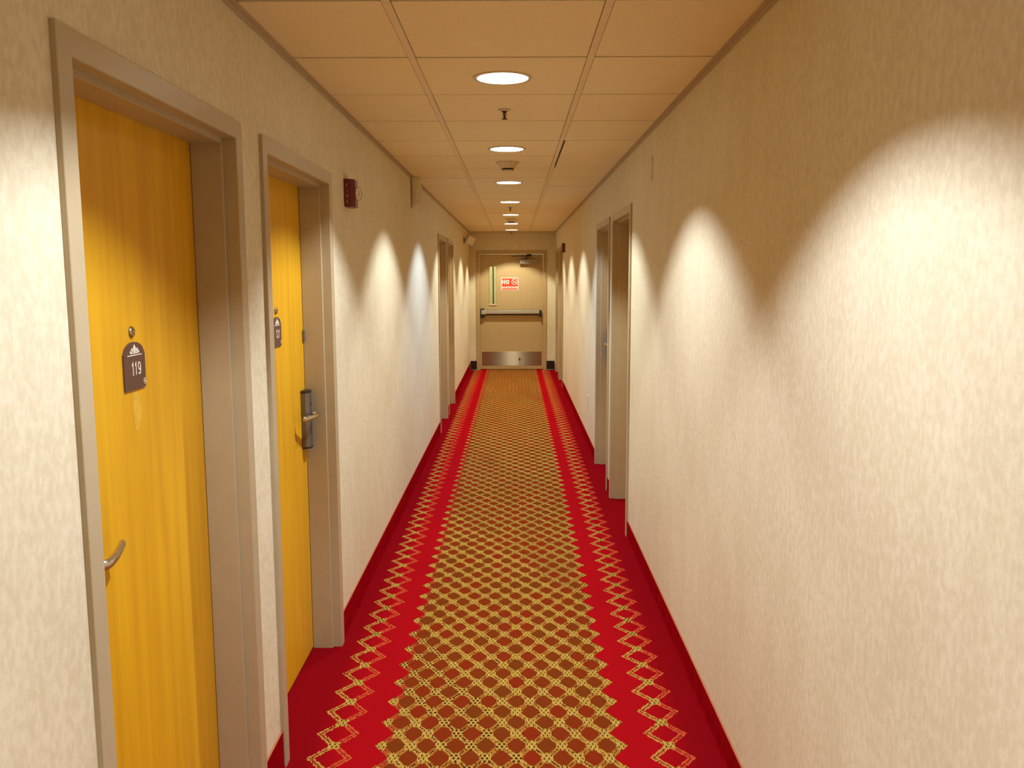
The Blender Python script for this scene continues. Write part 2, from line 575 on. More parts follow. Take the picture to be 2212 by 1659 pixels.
# tees above the joints (thin, set back) and the two main runners
cross = None
k = k0
while Y0 + k * T < YE - 0.05:
    for ci in range(3):
        bm = boxm((cols[ci][0] + 0.002, Y0 + k * T - 0.010, H + TT + 0.002), (cols[ci][1] - 0.002, Y0 + k * T + 0.010, H + TT + 0.004))
        obj('cross_tee', bm, 'tee', ceil)
    k += 1
for x in (TL, TL + T):
    y = YB + 0.02
    seg_l = 12 * T / 3.0
    ystart = Y0 - 10 * T
    while ystart < YE - 0.05:
        yend = min(ystart + 2 * T, YE - 0.004)
        obj('grid_runner', boxm((x - RW / 2, ystart + 0.0006, H - 0.002), (x + RW / 2, yend - 0.0006, H + 0.008), 0.0008), 'grid', ceil)
        ystart += 2 * T
# wall angles
def angle(bm, x, s):
    prism(bm, [(0, 0), (0.022, 0), (0.022, 0.002), (0.002, 0.002), (0.002, 0.020), (0, 0.020)], YB + .01, YE - .002,
          lambda a, z, h: (x + s * a, h, H - 0.004 + z - (0.0)))
for n_, x, s in ((1, XL + 0.001, 1), (2, XR - 0.001, -1)):
    bm = bmesh.new()
    # L-shaped edge: a leg down the wall and a flange below the tiles
    prism(bm, [(0, -0.018), (0.0025, -0.018), (0.0025, -0.002), (0.020, -0.002), (0.020, 0), (0, 0)], YB + .01, YE - .002,
          lambda a, z, h, x=x, s=s: (x + s * a, h, H + z))
    tag(obj('trim_%d' % n_, bm, 'angle'), 'thin painted metal angle where %s wall meets ceiling' % ('left' if s > 0 else 'right'), 'trim', kind='structure')
bm = boxm((XL + 0.004, YE - 0.020, H - 0.004), (XR - 0.004, YE - 0.001, H - 0.0005))
tag(obj('trim_3', bm, 'angle'), 'thin painted metal angle above the end wall', 'trim', kind='structure')

# --- baseboards
def base_side(name, doors, x, s, hgt, label):
    e = empty(name, (x, 0, 0), label, 'baseboard', kind='structure')
    y = YB
    spans = []
    for a, b in doors:
        spans.append((y, a)); y = b
    spans.append((y, YE))
    for a, b in spans:
        bm = bmesh.new()
        prof = [(0.0005, 0), (0.010, 0), (0.0065, 0.012), (0.006, hgt - 0.004), (0.0005, hgt - 0.004)]
        prism(bm, prof, a + 0.0005, b - 0.0005, lambda p, z, h: (x + s * p, h, z))
        p = obj('carpet_strip', bm, 'carpet_base', e)
        obj('binding', boxm((x + s * 0.0005, a + 0.001, hgt - 0.004), (x + s * 0.0065, b - 0.001, hgt)), 'base_edge', p)
base_side('baseboard_left', LEFT_DOORS, XL, 1, 0.135, 'red carpet baseboard along the left wall')
base_side('baseboard_right', RIGHT_DOORS, XR, -1, 0.112, 'red carpet baseboard along the right wall')
e = empty('baseboard_end', (0, YE, 0), 'black vinyl baseboard on both sides of the end door', 'baseboard', kind='structure')
for a, b in ((XL + 0.012, END_DOOR[0] - 0.001), (END_DOOR[1] + 0.001, XR - 0.012)):
    bm = bmesh.new()
    prism(bm, [(0.0005, 0), (0.014, 0), (0.006, 0.012), (0.004, 0.158), (0.0005, 0.160)], a, b, lambda p, z, h: (h, YE - p, z))
    obj('vinyl_strip', bm, 'vinyl', e)

# ------------------------------------------------------------------ door builders
def frame_part(bm, prof, a, b, top, fn):
    """sweep a (depth, offset) profile up one jamb, over the head and down; mitred corners. fn(d,t,z)"""
    rows = []
    for d, o in prof:
        rows.append([bm.verts.new(fn(d, a + o, 0.0)), bm.verts.new(fn(d, a + o, top - o)),
                     bm.verts.new(fn(d, b - o, top - o)), bm.verts.new(fn(d, b - o, 0.0))])
    return rows

PROF = [(0, 0.0015), (0.0015, 0), (0.012, 0), (0.012, 0.019), (0.165, 0.019), (0.165, 0.052), (0.126, 0.052), (0.126, 0.066),
        (0.0405, 0.066), (0.039, 0.0645), (0.039, 0.052), (0.002, 0.052), (0, 0.050)]
PROF_END = [(0, 0.0015), (0.0015, 0), (0.012, 0), (0.012, 0.019), (0.18, 0.019), (0.18, 0.045), (0.092, 0.045), (0.092, 0.062), (0.002, 0.062), (0, 0.060)]

def build_frame(parent, prof, a, b, top, fn, mat):
    """the three members of a welded frame as separate parts"""
    segs = (('jamb', 0, 1), ('head', 1, 2), ('jamb', 2, 3))
    def pt(d, o, k):
        return (fn(d, a + o, 0.0), fn(d, a + o, top - o), fn(d, b - o, top - o), fn(d, b - o, 0.0))[k]
    for name, i, j in segs:
        bm = bmesh.new()
        A = [bm.verts.new(pt(d, o, i)) for d, o in prof]
        B = [bm.verts.new(pt(d, o, j)) for d, o in prof]
        n = len(prof)
        for q in range(n):
            r = (q + 1) % n
            bm.faces.new((A[q], A[r], B[r], B[q]))
        bm.faces.new(A[::-1]); bm.faces.new(B)
        obj(name, bm, mat, parent)

def lock_set(door, fn, t, zc, sgn):
    """slim keycard lock with a lever; fn(d,t,z) with d<leaf plane is towards corridor; lever points to sgn*t"""
    D = 0.126
    lk = bmesh.new()
    hw = 0.035
    # escutcheon: bevelled long body
    prism(lk, [(-hw, D), (-hw, D - 0.020), (-hw + 0.016, D - 0.034), (hw - 0.016, D - 0.034), (hw, D - 0.020), (hw, D)], zc - 0.132, zc + 0.100,
          lambda a, d, h: fn(d, t + a, h))
    body = obj('lock_body', lk, 'gunmetal', door); body['label'] = 'bronze-grey keycard lock body'
    for z0, z1 in ((zc + 0.100, zc + 0.110), (zc - 0.140, zc - 0.132)):
        c = bmesh.new()
        prism(c, [(-hw, D), (-hw, D - 0.021), (-hw + 0.016, D - 0.035), (hw - 0.016, D - 0.035), (hw, D - 0.021), (hw, D)], z0, z1,
              lambda a, d, h: fn(d, t + a, h))
        obj('end_cap', c, 'black', body)
    c = bmesh.new()
    prism(c, [(-0.016, D - 0.034), (-0.016, D - 0.0355), (0.016, D - 0.0355), (0.016, D - 0.034)], zc + 0.050, zc + 0.056, lambda a, d, h: fn(d, t + a, h))
    obj('card_slot', c, 'black', body)
    z = zc + 0.006
    lv = bmesh.new()
    path = [(D - 0.033, 0), (D - 0.052, 0), (D - 0.064, 0.003), (D - 0.070, 0.012), (D - 0.070, 0.030), (D - 0.064, 0.065), (D - 0.053, 0.105), (D - 0.042, 0.140), (D - 0.040, 0.148)]
    tube(lv, [fn(d, t + sgn * s, z) for d, s in path], 0.0075, 12, 0.0115)
    obj('lever', lv, 'nickel', body, smooth=True)['label'] = 'satin nickel lever handle'

def plaque(door, fn, tc, number, mirror):
    """arched brown room-number plaque; +a runs to the reader's right"""
    D = 0.126
    zb = 1.397
    hw, hs, rise = 0.057, 0.085, 0.029
    pts = [(-hw, zb), (hw - 0.004, zb), (hw - 0.004, zb + 0.005), (hw, zb + 0.005), (hw, zb + hs)]
    for i in range(1, 12):
        a = PI * i / 12
        pts.append((hw * 0.94 * math.cos(a), zb + hs + rise * math.sin(a)))
    pts.append((-hw, zb + hs))
    W = lambda a, z, h: fn(D - h, tc + mirror * a, z)
    bm = bmesh.new(); prism(bm, pts, 0.0, 0.004, W)
    p = obj('number_plaque', bm, 'plaque', door); p['label'] = 'brown arched plaque with room number %s' % number
    hp = 0.0042
    bm = text_bm(number, lambda a, b, h: W(a + 0.006, zb + 0.050 + b, hp + h), 0.031, 0.0034, {'*': 0.0165, '1': 0.0115}, 0.005)
    obj('numerals', bm, 'ivory', p)
    bm = bmesh.new()
    prism(bm, [(-0.039, zb + 0.0815), (0.039, zb + 0.0815), (0.039, zb + 0.0838), (-0.039, zb + 0.0838)], hp, hp + 0.0006, W)
    obj('rule_line', bm, 'ivory', p)
    # leaf emblem: centre bud and four curled petals
    bm = bmesh.new()
    z0 = zb + 0.0862
    prism(bm, [(-0.003, z0), (0.003, z0), (0.0045, z0 + 0.006), (0.0085, z0 + 0.0125), (0.005, z0 + 0.0165), (0.0, z0 + 0.0225), (-0.005, z0 + 0.0165), (-0.0085, z0 + 0.0125), (-0.0045, z0 + 0.006)], hp, hp + 0.0006, W)
    for s in (-1, 1):
        prism(bm, [(s * x, z0 + y) for x, y in ((0.0052, 0), (0.0095, 0), (0.0115, 0.0055), (0.0165, 0.0075), (0.0185, 0.0105), (0.0155, 0.0135), (0.0115, 0.0125), (0.0080, 0.0085))], hp, hp + 0.0006, W)
        prism(bm, [(s * x, z0 + y) for x, y in ((0.0118, 0), (0.0195, 0), (0.0245, 0.002), (0.0258, 0.0055), (0.0225, 0.0078), (0.0185, 0.0068), (0.0150, 0.0042))], hp, hp + 0.0006, W)
    obj('leaf_emblem', bm, 'ivory', p)
    # small ringed mark in the lower corner
    bm = bmesh.new()
    cx, cz = hw - 0.0075, zb + 0.0155
    n = 20
    for r0, r1 in ((0.0052, 0.0066),):
        A = [(cx + r0 * math.cos(2 * PI * i / n), cz + r0 * 1.15 * math.sin(2 * PI * i / n)) for i in range(n)]
        B = [(cx + r1 * math.cos(2 * PI * i / n), cz + r1 * 1.15 * math.sin(2 * PI * i / n)) for i in range(n)]
        for i in range(n):
            j = (i + 1) % n
            prism(bm, [A[i], A[j], B[j], B[i]], hp, hp + 0.0005, W)
    prism(bm, [(cx - 0.0040, cz + 0.0032), (cx - 0.0030, cz + 0.0042), (cx + 0.0040, cz - 0.0032), (cx + 0.0030, cz - 0.0042)], hp, hp + 0.0004, W)
    prism(bm, [(cx - 0.0034, cz - 0.0012), (cx + 0.0034, cz - 0.0012), (cx + 0.0034, cz + 0.0002), (cx - 0.0034, cz + 0.0002)], hp, hp + 0.0005, W)
    obj('ringed_mark', bm, 'ivory', p)

def guest_door(idx, side, a, b, label, lock_side=None, number=None, plaque_t=None, peep_t=None):
    s = -1 if side == 'L' else 1
    fx = (XL + PROUD) if side == 'L' else (XR - PROUD)
    fn = lambda d, t, z: (fx + s * d, t, z)
    door = empty('door_%d' % idx, (fx, (a + b) / 2, 0), label, 'door', kind='structure')
    build_frame(door, PROF, a, b, FT, fn, 'frame')
    D = 0.128
    leaf = obj('door_leaf', boxm(fn(D, a + 0.0555, 0.006), fn(D + 0.034, b - 0.0555, FT - 0.0555), 0.001), 'wood', door)
    leaf['label'] = 'orange maple veneer door leaf'
    if number:
        mirror = 1 if side == 'L' else -1
        plaque(door, lambda d, t, z: fn(d + 0.0015, t, z), plaque_t, number, mirror)
    if peep_t:
        bm = bmesh.new()
        lathe(bm, [(0.0135, 0.0), (0.0135, 0.003), (0.011, 0.006), (0.0065, 0.0075), (0.006, 0.0055), (0, 0.0055)],
              lambda x, y, h: fn(D - h, peep_t + x, 1.535 + y), 24, cap=False)
        obj('peephole', bm, 'brass', door, smooth=True)
    if lock_side is not None:
        t = (b - 0.066 - 0.046) if lock_side > 0 else (a + 0.066 + 0.100)
        lock_set(door, lambda d, t_, z: fn(d + 0.0018, t_, z), t, 1.07, -lock_side)
    return door, fn

d1, f1 = guest_door(1, 'L', *LEFT_DOORS[0], 'near left guest room door, wooden, in a taupe metal frame, numbered 119', -1, '119', 2.045, 2.042)
d2, f2 = guest_door(2, 'L', *LEFT_DOORS[1], 'second left guest room door, wooden, beside the fire strobe, numbered 121', 1, '121', 3.290, 3.290)
guest_door(3, 'L', *LEFT_DOORS[2], 'recessed door in the distant left pair, the nearer one', -1)
guest_door(4, 'L', *LEFT_DOORS[3], 'recessed door in the distant left pair, the farther one', 1)
guest_door(5, 'R', *RIGHT_DOORS[0], 'recessed door on the right wall, nearest of the right side', -1)
guest_door(6, 'R', *RIGHT_DOORS[1], 'recessed door on the right wall, second from the viewer', 1)
guest_door(7, 'R', *RIGHT_DOORS[2], 'recessed door on the far right just past the red strobe', -1)
guest_door(8, 'R', *RIGHT_DOORS[3], 'last recessed door on the right, next to the end wall', 1)

# pale rubbed patch under plaque 119, wear marks beside lock 121, bolt keeper on 121
bm = bmesh.new()
pp = []
for i in range(24):
    a_ = 2 * PI * i / 24
    r = 1 + 0.12 * math.sin(3 * a_ + 1) + 0.08 * math.sin(5 * a_)
    pp.append((2.052 + 0.023 * r * math.cos(a_), 1.335 + 0.036 * r * math.sin(a_) + (0.02 if math.sin(a_) > 0.7 else 0)))
prism(bm, pp, 0, 0.0004, lambda t, z, h: f1(0.1278 - h, t, z))
obj('rubbed_patch', bm, 'residue', d1)['label'] = 'pale rubbed patch below the number plaque'
bm = bmesh.new()
arc = [(3.520, 1.045), (3.523, 1.010), (3.530, 0.985), (3.542, 0.962), (3.560, 0.950)]
tube(bm, [f2(0.1276, t, z) for t, z in arc], 0.0012, 6)
obj('scratch_mark', bm, 'scratch', d2)
obj('bolt_keeper', boxm(f2(0.122, 3.688, 1.385), f2(0.127, 3.708, 1.435), 0.001), 'gunmetal', d2)

# --- end door
YF = YE - PROUD
fe = lambda d, t, z: (t, YF + d, z)
d9 = empty('door_9', ((END_DOOR[0] + END_DOOR[1]) / 2, YF, 0), 'tan metal exit door with push bar at the end of the corridor', 'door', kind='structure')
build_frame(d9, PROF_END, END_DOOR[0], END_DOOR[1], FT, fe, 'tan_frame')
LX0, LX1, LT = END_DOOR[0] + 0.065, END_DOOR[1] - 0.065, FT - 0.065
LD = 0.045           # leaf face depth behind frame face
WX0, WX1, WZ0, WZ1 = -0.440, -0.322, 1.168, 1.825
bm = bmesh.new()
for (x0, x1, z0, z1) in ((LX0, WX0, 0.016, LT), (WX1, LX1, 0.016, LT), (WX0, WX1, 0.016, WZ0), (WX0, WX1, WZ1, LT)):
    box(bm, (x0, YF + LD, z0), (x1, YF + LD + 0.044, z1))
bmesh.ops.remove_doubles(bm, verts=bm.verts[:], dist=1e-5)
leaf = obj('door_leaf', bm, 'tan_door', d9)
Y9 = YF + LD
# vision lite
lite = obj('vision_bezel', boxm((WX0 - 0.008, Y9 - 0.010, WZ0 - 0.024), (WX1 + 0.008, Y9, WZ0), 0.003), 'cream', d9)
lite['label'] = 'cream bezel of the narrow window'
for lo, hi in (((WX0 - 0.008, Y9 - 0.008, WZ0), (WX0 + 0.004, Y9 + 0.02, WZ1)), ((WX1 - 0.004, Y9 - 0.008, WZ0), (WX1 + 0.008, Y9 + 0.02, WZ1)),
               ((WX0 - 0.008, Y9 - 0.008, WZ1), (WX1 + 0.008, Y9 + 0.0, WZ1 + 0.008))):
    obj('bezel_bar', boxm(lo, hi, 0.002), 'tan_frame', lite)
obj('window_pane', boxm((WX0 + 0.0045, Y9 + 0.016, WZ0), (WX1 - 0.0045, Y9 + 0.021, WZ1)), 'glass', d9)['label'] = 'narrow glass pane'
# sign
sx0, sx1, sz0, sz1 = -0.238, 0.072, 1.411, 1.631
sg = obj('no_smoking_sign', boxm((sx0, Y9 - 0.003, sz0), (sx1, Y9 - 0.0002, sz1), 0.0008), 'sign_white', d9)
sg['label'] = 'red and white NO SMOKING sign'
obj('red_field', boxm((sx0 + 0.012, Y9 - 0.0042, sz0 + 0.012), (sx1 - 0.012, Y9 - 0.003, sz1 - 0.012)), 'sign_red', sg)
bm = text_bm('NO', lambda a, b, h: (-0.155 + a, Y9 - 0.0043 - h, 1.557 + b), 0.078, 0.019, {'*': 0.060, 'O': 0.062}, 0.008)
obj('word_no', bm, 'sign_white', sg)
bm = text_bm('SMOKING', lambda a, b, h: (-0.083 + a, Y9 - 0.0043 - h, 1.460 + b), 0.044, 0.0105, {'*': 0.038, 'I': 0.0105, 'M': 0.046, 'S': 0.036}, 0.0055)
obj('word_smoking', bm, 'sign_white', sg)
bm = bmesh.new()
ccx, ccz = 0.002, 1.560
n = 32
for i in range(n):
    a0, a1 = 2 * PI * i / n, 2 * PI * (i + 1) / n
    prism(bm, [(ccx + r * math.cos(a), ccz + r * math.sin(a)) for r, a in ((0.043, a0), (0.043, a1), (0.053, a1), (0.053, a0))], Y9 - 0.0049, Y9 - 0.0043, lambda a, b, h: (a, h, b))
c45 = 0.7071
prism(bm, [(ccx - 0.044 * c45 - 0.003, ccz + 0.044 * c45 - 0.003), (ccx - 0.044 * c45 + 0.003, ccz + 0.044 * c45 + 0.003),
           (ccx + 0.044 * c45 + 0.003, ccz - 0.044 * c45 + 0.003), (ccx + 0.044 * c45 - 0.003, ccz - 0.044 * c45 - 0.003)], Y9 - 0.0050, Y9 - 0.0043, lambda a, b, h: (a, h, b))
prism(bm, [(ccx - 0.028, ccz - 0.013), (ccx + 0.026, ccz - 0.013), (ccx + 0.026, ccz - 0.004), (ccx - 0.028, ccz - 0.004)], Y9 - 0.0048, Y9 - 0.0043, lambda a, b, h: (a, h, b))
prism(bm, [(ccx + 0.010, ccz + 0.002), (ccx + 0.014, ccz + 0.002), (ccx + 0.024, ccz + 0.022), (ccx + 0.018, ccz + 0.022)], Y9 - 0.0048, Y9 - 0.0043, lambda a, b, h: (a, h, b))
obj('crossed_cigarette_symbol', bm, 'sign_white', sg)
# push bar
pb = obj('push_bar', boxm((-0.575, Y9 - 0.062, 0.996), (0.440, Y9 - 0.028, 1.056), 0.006), 'alu', d9); pb['label'] = 'aluminium push bar'
obj('bar_rail', boxm((-0.560, Y9 - 0.029, 0.972), (0.450, Y9 - 0.0005, 1.060), 0.004), 'dark_steel', pb)
obj('latch_housing', boxm((-0.588, Y9 - 0.070, 0.988), (-0.495, Y9 - 0.022, 1.064), 0.006), 'alu', pb)
obj('latch_case', boxm((-0.600, Y9 - 0.052, 0.925), (-0.535, Y9 - 0.0005, 1.090), 0.006), 'dark_steel', pb)
obj('end_bracket', boxm((0.440, Y9 - 0.066, 0.940), (0.478, Y9 - 0.0005, 1.062), 0.010), 'dark_steel', pb)
# kick plate and stop
kp = obj('kick_plate', boxm((-0.580, Y9 - 0.0025, 0.072), (0.482, Y9 - 0.0002, 0.322), 0.0006), 'steel', d9); kp['label'] = 'brushed steel kick plate'
bm = bmesh.new()
lathe(bm, [(0.016, 0), (0.016, 0.004), (0.010, 0.010), (0.009, 0.022), (0.014, 0.030), (0.010, 0.036), (0, 0.038)], lambda x, y, h: (0.088 + x, Y9 - 0.0026 - h, 0.205 + y), 20, cap=False)
obj('knob', bm, 'brass', kp, smooth=True)
# closer
cl = obj('door_closer', boxm((0.095, Y9 - 0.062, 1.872), (0.418, Y9 - 0.0005, 1.950), 0.006), 'closer', d9); cl['label'] = 'overhead door closer'
bm = bmesh.new()
tube(bm, [(0.205, Y9 - 0.035, 1.950), (0.205, Y9 - 0.035, 1.990)], 0.012, 14)
obj('spindle', bm, 'dark_steel', cl)
bm = bmesh.new()
pts = [((0.205, Y9 - 0.035), (-0.045, Y9 - 0.085))]
for (xa, ya), (xb, yb) in pts:
    prism(bm, [(xa, ya - 0.012), (xb, yb - 0.009), (xb - 0.01, yb), (xb, yb + 0.009), (xa, ya + 0.012), (xa + 0.012, ya)], 1.985, 1.993, lambda a, b, h: (a, b, h))
obj('closer_arm', bm, 'nickel', cl)
bm = bmesh.new()
prism(bm, [(-0.045, Y9 - 0.094), (0.24, Y9 - 0.036), (0.24, Y9 - 0.020), (-0.045, Y9 - 0.076)], 1.996, 2.004, lambda a, b, h: (a, b, h))
obj('forearm', bm, 'dark_steel', cl)
obj('arm_shoe', boxm((0.215, Y9 - 0.045, 2.003), (0.300, Y9 - 0.004, 2.040), 0.003), 'dark_steel', cl)
# hinges on the latch-opposite side
obj('sweep', boxm((LX0 + 0.004, Y9 - 0.006, 0.012), (LX1 - 0.004, Y9 - 0.0002, 0.060), 0.001), 'tan_frame', d9)['label'] = 'tan bottom rail of the exit door'

# --- stairwell seen through the pane
SW0, SW1 = YE + WT + 0.002, YE + 1.7
bm = bmesh.new()
for lo, hi in (((-1.3, SW1, 0), (1.2, SW1 + 0.08, 2.6)), ((-1.38, SW0, 0), (-1.3, SW1 + 0.08, 2.6)), ((1.2, SW0, 0), (1.28, SW1 + 0.08, 2.6)),
               ((-1.38, SW0, 2.6), (1.28, SW1 + 0.08, 2.68)), ((-1.38, SW0, -0.05), (1.28, SW1 + 0.08, 0))):
    box(bm, lo, hi)
tag(obj('wall_stairwell', bm, 'stair'), 'pale green stairwell behind the exit door pane', 'wall', kind='structure')
ld = bpy.data.lights.new('stair_lamp', 'POINT'); ld.energy = 40; ld.color = (1.0, 0.93, 0.72); ld.shadow_soft_size = 0.08
lo_ = bpy.data.objects.new('stair_lamp', ld); COL.objects.link(lo_); lo_.location = (0.2, SW0 + 0.7, 2.35)
st_ = empty('stair_light', (0.2, SW0 + 0.7, 2.6), 'small round ceiling lamp in the stairwell behind the exit door', 'ceiling lamp')
bm = bmesh.new(); lathe(bm, [(0.11, 0), (0.11, -0.02), (0.10, -0.03), (0, -0.03)], lambda x, y, h: (0.2 + x, SW0 + 0.7 + y, 2.599 + h), 24)
obj('lamp_base', bm, 'cream', st_)
bm = bmesh.new(); lathe(bm, [(0.09, -0.031), (0.08, -0.06), (0.04, -0.085), (0, -0.09)], lambda x, y, h: (0.2 + x, SW0 + 0.7 + y, 2.599 + h), 24)
obj('lamp_globe', bm, 'bulb', st_, smooth=True)
post = empty('newel_post', (-0.395, SW0 + 0.75, 0), 'dark upright post in the stairwell behind the narrow door pane', 'post')
obj('shaft', boxm((-0.410, SW0 + 0.73, 0), (-0.382, SW0 + 0.77, 1.95), 0.004), 'olive', post)
obj('cap', boxm((-0.422, SW0 + 0.723, 1.95), (-0.368, SW0 + 0.777, 1.975), 0.004), 'olive', post)

# ------------------------------------------------------------------ recessed downlights
tints = {1: (0.97, 1.06, 1.19), 4: (0.97, 1.06, 1.12), 7: (0.75, 0.98, 1.36), 10: (0.99, 1.04, 1.04), 13: (1.0, 1.02, 0.94), 16: (1.0, 1.0, 0.87), 19: (1.0, 0.98, 0.82)}
ordinal = {-8: 'round recessed ceiling light far behind the viewer', -5: 'round recessed ceiling light just behind the viewer',
           -2: 'round recessed ceiling light overhead, out of view before door 119',
           1: 'round recessed ceiling light nearest the viewer, ahead of the first sprinkler',
           4: 'round recessed ceiling light between the first sprinkler and the first smoke detector',
           7: 'round recessed ceiling light just past the first smoke detector',
           10: 'round recessed ceiling light just ahead of the second sprinkler',
           13: 'round recessed ceiling light between second sprinkler and far smoke detector',
           16: 'round recessed ceiling light partly hidden behind the far smoke detector',
           19: 'last round recessed ceiling light, next to the end wall'}
def light_y(k): return 14.625 if k == 19 else Y0 + (k + 0.5) * T
def downlight(k):
    y = light_y(k)
    DEPTH, SRC = (0.094, 0.012) if k == 19 else (0.081, 0.017)
    f = lambda x, yy, h: (XC + x, y + yy, H + h)
    e = empty('ceiling_light', (XC, y, H), ordinal[k], 'ceiling light', 'recessed lights along the corridor ceiling')
    bm = bmesh.new()
    lathe(bm, [(0.099, 0.004), (0.0985, -0.001), (0.101, -0.004), (0.113, -0.0035), (0.1165, -0.001), (0.1165, 0.0003), (0.1025, 0.0003), (0.1025, 0.004), (0.099, 0.004)], f, 40, cap=False)
    obj('trim_ring', bm, 'trim', e, smooth=True)
    bm = bmesh.new()
    lathe(bm, [(0.0995, 0.003), (0.0985, DEPTH * 0.5), (0.092, DEPTH + 0.012), (0.040, DEPTH + 0.022), (0.040, DEPTH + 0.028), (0, DEPTH + 0.028), (0, DEPTH + 0.034), (0.045, DEPTH + 0.034), (0.098, DEPTH + 0.018), (0.1015, DEPTH * 0.5), (0.1020, 0.0042), (0.0995, 0.003)], f, 40, cap=False)
    obj('reflector', bm, 'reflector', e, smooth=True)
    bm = bmesh.new()
    lathe(bm, [(0.0, DEPTH + 0.003), (SRC, DEPTH + 0.003), (0.026, DEPTH + 0.010), (0.028, DEPTH + 0.0215), (0, DEPTH + 0.0215)], f, 24, cap=False)
    obj('bulb', bm, 'bulb', e, smooth=True)
    L = bpy.data.lights.new('downlight_lamp', 'AREA')
    L.shape = 'DISK'; L.size = SRC * 2; L.energy = LAMP_POWER; L.spread = math.radians(152)
    L.color = tints.get(k, (0.97, 1.06, 1.22))
    lo = bpy.data.objects.new('downlight_lamp', L); COL.objects.link(lo)
    lo.parent = e; lo.location = (0, 0, DEPTH)
for k in LIGHT_K:
    if Y0 + (k + .5) * T < YE: downlight(k)

# ------------------------------------------------------------------ sprinklers
def sprinkler(y, label):
    f = lambda x, yy, h: (XC + x, y + yy, H + h)
    e = empty('sprinkler_head', (XC, y, H), label, 'sprinkler', 'pendent sprinklers in the corridor ceiling')
    bm = bmesh.new()
    lathe(bm, [(0.0, 0.0), (0.030, 0.0), (0.030, -0.002), (0.022, -0.006), (0.012, -0.008), (0, -0.008)], f, 28, cap=False)
    obj('escutcheon', bm, 'trim', e, smooth=True)
    bm = bmesh.new()
    lathe(bm, [(0.015, -0.0065), (0.012, -0.011), (0.007, -0.014), (0.0042, -0.017), (0.0036, -0.034), (0.0055, -0.041), (0, -0.041)], f, 16, cap=False)
    obj('stem', bm, 'bronze', e, smooth=True)
    for s in (-1, 1):
        bm = bmesh.new()
        tube(bm, [f(s * 0.006, 0, -0.013), f(s * 0.0075, 0, -0.022), f(s * 0.0065, 0, -0.032), f(s * 0.003, 0, -0.040)], 0.0014, 8)
        obj('frame_arm', bm, 'bronze', e)
    bm = bmesh.new()
    lathe(bm, [(0, -0.0412), (0.013, -0.0412), (0.014, -0.0435), (0.0, -0.0450)], f, 20, cap=False)
    obj('deflector', bm, 'bronze', e)
sprinkler(4.115, 'dark sprinkler head hanging from the ceiling, nearest of the sprinklers')
sprinkler(9.80, 'dark sprinkler head halfway down the corridor ceiling')
sprinkler(15.10, 'dark sprinkler head closest to the end wall')

# ------------------------------------------------------------------ smoke detectors
def detector(y, label, r=0.078):
    f = lambda x, yy, h: (XC + x, y + yy, H + h)
    e = empty('smoke_detector', (XC, y, H), label, 'smoke detector', 'ceiling smoke detectors')
    bm = bmesh.new()
    lathe(bm, [(0, 0.0), (r, 0.0), (r, -0.004), (r * 0.93, -0.010), (r * 0.80, -0.018), (r * 0.66, -0.034), (r * 0.62, -0.042), (0, -0.042)], f, 36, cap=False)
    obj('housing', bm, 'cream', e, smooth=False)
    n = 10
    for i in range(n):
        a0, a1 = 2 * PI * (i + 0.08) / n, 2 * PI * (i + 0.92) / n
        bm = bmesh.new()
        pts = []
        for rr, aa in ((r * 0.40, (a0, a1)), (r * 0.52, (a1, a0))):
            for q in range(4):
                t = aa[0] + (aa[1] - aa[0]) * q / 3
                pts.append((rr * math.cos(t), rr * math.sin(t)))
        prism(bm, pts, -0.0525, -0.0422, f)
        obj('vent_slot', bm, 'black', e)
    bm = bmesh.new()
    lathe(bm, [(r * 0.53, -0.0527), (r * 0.50, -0.057), (0, -0.058), (0, -0.0527)], f, 30, cap=False)
    obj('cover', bm, 'cream', e)
detector(5.98, 'cream smoke detector on the ceiling behind the second light')
detector(11.78, 'cream smoke detector on the far ceiling, in front of a light', 0.085)

# ------------------------------------------------------------------ fire strobes
def strobe(side, y0, z0, label):
    s = 1 if side == 'L' else -1
    wx = XL if side == 'L' else XR
    e = empty('fire_strobe', (wx, y0, z0), label, 'fire alarm', 'red fire alarm strobes')
    ht, wd = 0.128, 0.118
    f = lambda d, y, z: (wx + s * d, y0 + y, z0 + z)
    bm = bmesh.new()
    # wedge body: deep side facing along the corridor, bevelled front
    prism(bm, [(0.0003, 0), (0.033, 0), (0.048, 0.026), (0.048, wd - 0.026), (0.033, wd), (0.0003, wd)], 0, ht, lambda d, y, h: f(d, y, h))
    body = obj('housing', bm, 'fire_red', e)
    m_ = body.modifiers.new('bevel', 'BEVEL'); m_.width = 0.003; m_.segments = 2
    for i, ch in enumerate('FIRE'):
        bm = text_bm(ch, lambda a, b, h, i=i: f(0.0165 + a, -h - 0.0001, 0.098 - i * 0.0245 + b), 0.0155, 0.0022, {'*': 0.0105, 'I': 0.0022}, 0.0)
        obj('letter', bm, 'fire_text', body)
    bm = bmesh.new()
    cz = ht / 2
    lathe(bm, [(0.030, 0.0), (0.030, 0.003), (0.028, 0.004), (0.0, 0.004)], lambda x, y, h: f(0.0482 + h, wd / 2 + x, cz + y), 24)
    obj('reflector', bm, 'nickel', e)
    bm = bmesh.new()
    lathe(bm, [(0.0285, 0.0042), (0.0278, 0.011), (0.0235, 0.019), (0.014, 0.0245), (0, 0.0265)], lambda x, y, h: f(0.0482 + h, wd / 2 + x, cz + y * 1.15), 28, cap=False)
    obj('lens_dome', bm, 'lens', e, smooth=True)
    bm = bmesh.new()
    tube(bm, [f(0.0625, wd / 2, cz - 0.012), f(0.0625, wd / 2, cz + 0.012)], 0.003, 10)
    obj('flash_tube', bm, 'ivory', e)
strobe('L', 4.10, 1.988, 'red fire alarm strobe with clear dome on the left wall beside door 121')
